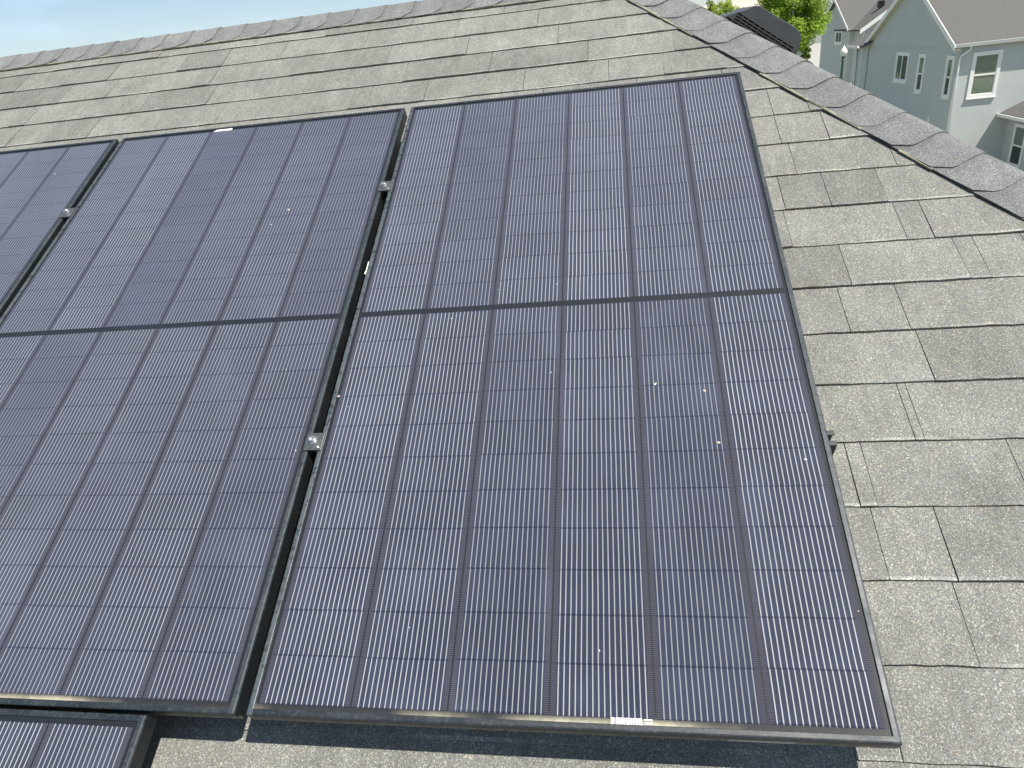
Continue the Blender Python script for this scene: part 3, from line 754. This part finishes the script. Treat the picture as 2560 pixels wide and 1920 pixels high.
# porch wing towards the viewer
PX0, PX1, PY0, PY1 = 17.6, 21.4, 30.2, 33.85
pz = -4.08
mb = MB(); mb.prism([(PX0, PY0, GZ), (PX1, PY0, GZ), (PX1, PY0, pz), ((PX0+PX1)/2, PY0, pz+.9), (PX0, PY0, pz)], (0, PY1-PY0, 0)); part(mb, 'porch_wall', M_ST, h1, hbn)
xm = (PX0+PX1)/2
mb = MB(); mb.prism([(PX0-.36, PY0-.3, pz-.02), (xm, PY0-.3, pz+1.04), (xm, PY1+.0, pz+1.04), (PX0-.36, PY1+.0, pz-.02)], (0, 0, -.1)); mb.prism([(PX1+.36, PY0-.3, pz-.02), (xm, PY0-.3, pz+1.04), (xm, PY1+.0, pz+1.04), (PX1+.36, PY1+.0, pz-.02)], (0, 0, -.1)); part(mb, 'porch_roof', M_RF, h1, hbn)
gutter(h1, hbn, (PX0-.36, PY0-.3, pz-.1), (PX0-.36, PY1+.0, pz-.1), (-1, 0, 0))
mb = MB(); mb.box((-.0, .002, pz+.0), (.0, .05, pz+.1), fr=lambda a, o, z: Vector((PX0, PY1, 0)))
window(h1, hbn, Vector((PX0-.002, PY1, 0)), Vector((0, -1, 0)), Vector((-1, 0, 0)), .78, 1.80, -6.2, -4.45, (M_BLIND, M_GL), .11)
# north wing with a west-facing slope
def NW(x, y, z): return Vector((x, y, z))
mb = MB(); mb.prism([NW(14.60, 43.7, GZ), NW(18.4, 43.7, GZ), NW(18.4, 43.7, .5), NW(14.60, 43.7, -1.33)], (0, 1.9, 0)); part(mb, 'wing_wall', M_ST, h1, hbn)
mb = MB(); mb.prism([NW(14.2, 43.3, -1.27), NW(18.4, 43.3, .85), NW(18.4, 45.9, .85), NW(14.2, 45.9, -1.27)], (0, 0, -.12)); part(mb, 'wing_roof', M_RF, h1, hbn)
gutter(h1, hbn, (14.2, 43.9, -1.36), (14.2, 45.9, -1.36), (-1, 0, 0))
mb = MB(); mb.tube([(14.55, 45.4, -1.5), (14.55, 45.4, GZ)], .05, 8); part(mb, 'downspout', M_TRIM, h1, hbn, smooth=True)

# --- second neighbour
hb2 = Vector((20.2, 66.3, GZ)); h2 = empty('house', hb2)
tag(h2, 'farther grey house with one small gable window, right of the tall tree', 'house', 'grey neighbouring houses')
A2, B2, E2 = 66.5, 75.1, -.95; m2 = (A2+B2)/2; a2z = E2+.50*(m2-A2)
mb = MB(); mb.prism([(20.2, A2, GZ), (20.2, B2, GZ), (20.2, B2, E2), (20.2, m2, a2z), (20.2, A2, E2)], (11, 0, 0)); part(mb, 'wall', M_ST, h2, hb2)
def r2(y, x, dz=0): return Vector((x, y, a2z+.15-abs(y-m2)*.50+dz))
mb = MB(); mb.prism([r2(A2-.4, 19.9), r2(m2, 19.9), r2(m2, 31.5), r2(A2-.4, 31.5)], (0, 0, -.12)); mb.prism([r2(B2+.4, 19.9), r2(m2, 19.9), r2(m2, 31.5), r2(B2+.4, 31.5)], (0, 0, -.12)); part(mb, 'roof', M_RF, h2, hb2)
for yy in (A2-.42, B2+.42):
    mb = MB(); mb.prism([r2(yy, 19.86, .02), r2(m2, 19.86, .02), r2(m2, 19.86, -.22), r2(yy, 19.86, -.22)], (.035, 0, 0)); part(mb, 'rake_board', M_TRIM, h2, hb2)
gutter(h2, hb2, (19.9, A2-.4, r2(A2-.4, 0).z-.08), (22, A2-.4, r2(A2-.4, 0).z-.08), (0, -1, 0))
window(h2, hb2, Vector((20.198, 0, 0)), Vector((0, 1, 0)), Vector((-1, 0, 0)), 68.5, 70.55, -2.28, -1.13, (M_GL, M_GL), .18, 'slide')
# its south-facing gable wing
WX0, WXm, WX1, WY = 20.55, 24.4, 28.2, 64.0
wz = -1.0; wp = .636
mb = MB(); mb.prism([(WX0, WY, GZ), (WX1, WY, GZ), (WX1, WY, wz), (WXm, WY, wz+(WXm-WX0)*wp), (WX0, WY, wz)], (0, 6, 0)); part(mb, 'wing_wall', M_ST, h2, hb2)
def r3(x, y, dz=0): return Vector((x, y, wz+(WXm-WX0)*wp+.12-abs(x-WXm)*wp+dz))
mb = MB(); mb.prism([r3(WX0-.4, WY-.3), r3(WXm, WY-.3), r3(WXm, 71), r3(WX0-.4, 71)], (0, 0, -.12)); mb.prism([r3(WX1+.4, WY-.3), r3(WXm, WY-.3), r3(WXm, 71), r3(WX1+.4, 71)], (0, 0, -.12)); part(mb, 'wing_roof', M_RF, h2, hb2)
for xx in (WX0-.42, WX1+.42):
    mb = MB(); mb.prism([r3(xx, WY-.34, .03), r3(WXm, WY-.34, .03), r3(WXm, WY-.34, -.30), r3(xx, WY-.34, -.30)], (0, .035, 0)); part(mb, 'rake_board', M_TRIM, h2, hb2)
mb = MB(); mb.prism([r3(WX0-.0, WY-.1, -.78), r3(WXm, WY-.1, -.78), r3(WXm, WY-.1, -.88), r3(WX0-.0, WY-.1, -.88)], (0, .09, 0)); part(mb, 'gable_trim', M_TRIM, h2, hb2)
mb = MB(); mb.box((22.1, 66.0, .25), (22.5, 66.5, .75)); part(mb, 'vent', M_BLACK, h2, hb2)
mb = MB(); mb.tube([(20.55, WY-.08, -1.2), (20.5, WY-.08, -1.6), (20.5, WY-.08, GZ)], .07, 8); part(mb, 'downspout', M_TRIM, h2, hb2, smooth=True)

# --- small far house behind the tree
hb3 = Vector((28, 100, GZ)); h3 = empty('house', hb3); tag(h3, 'pale far house glimpsed between the tree and the farther grey gable', 'house', 'grey neighbouring houses')
mb = MB(); mb.prism([(24.9, 100, GZ), (24.9, 108, GZ), (24.9, 108, -1.6), (24.9, 104, -.1), (24.9, 100, -1.6)], (9, 0, 0)); part(mb, 'wall', plain('pale_wall', (.62, .60, .55), .9), h3, hb3)
mb = MB(); mb.prism([(24.5, 99.6, -1.6), (24.5, 104, .1), (34.2, 104, .1), (34.2, 99.6, -1.6)], (0, 0, -.1)); mb.prism([(24.5, 108.4, -1.6), (24.5, 104, .1), (34.2, 104, .1), (34.2, 108.4, -1.6)], (0, 0, -.1)); part(mb, 'roof', plain('grey_blue_roof', (.30, .32, .33), .9), h3, hb3)
mb = MB(); mb.prism([(24.46, 99.5, -1.56), (24.46, 104, .16), (24.46, 104, -.1), (24.46, 99.5, -1.82)], (.04, 0, 0)); part(mb, 'rake_board', M_TRIM, h3, hb3)

# --- street lamp
lx, ly = 15.71, 52.0; lt = empty('street_lamp', (lx, ly, GZ)); tag(lt, 'dark green street lamp post with a white acorn globe in front of the grey gable', 'street lamp')
M_GREEN = plain('dark_green_post', (.035, .085, .06), .4); M_GLOBE = plain('white_globe', (.85, .84, .74), .25)
mb = MB(); H_ = -2.23-GZ
mb.lathe((0, 0, 0), [(0, 0), (.22, 0), (.22, .12), (.17, .2), (.14, .5), (.10, .62), (.085, H_*.55), (.075, H_-.32), (.10, H_-.30), (.10, H_-.24), (.075, H_-.2), (.085, H_-.1), (.12, H_-.04), (.12, H_), (0, H_)], 14); mb.build('post', M_GREEN, lt, smooth=False)
mb = MB(); mb.lathe((0, 0, H_), [(0, 0), (.13, 0), (.17, .06), (.215, .18), (.225, .28), (.19, .38), (.13, .46), (.085, .52), (.07, .56), (.03, .60), (.02, .66), (0, .67)], 18); mb.build('globe', M_GLOBE, lt, smooth=True)
# --- pale fence panel and dark post beside the lamp
ft = empty('fence', (15.9, 51.0, GZ)); tag(ft, 'pale fence panel with a dark post at the foot of the large grey house', 'fence')
mb = MB()
for i in range(9): mb.box((-.35+i*.068, 0, .1), (-.35+i*.068+.064, .03, 3.0+i*.012))
mb.build('panel', M_TRIM, ft)
mb = MB(); mb.box((.27, -.03, 0), (.36, .06, 3.2)); mb.build('post', M_BLACK, ft)
# normals of the window helpers are all recalculated; done
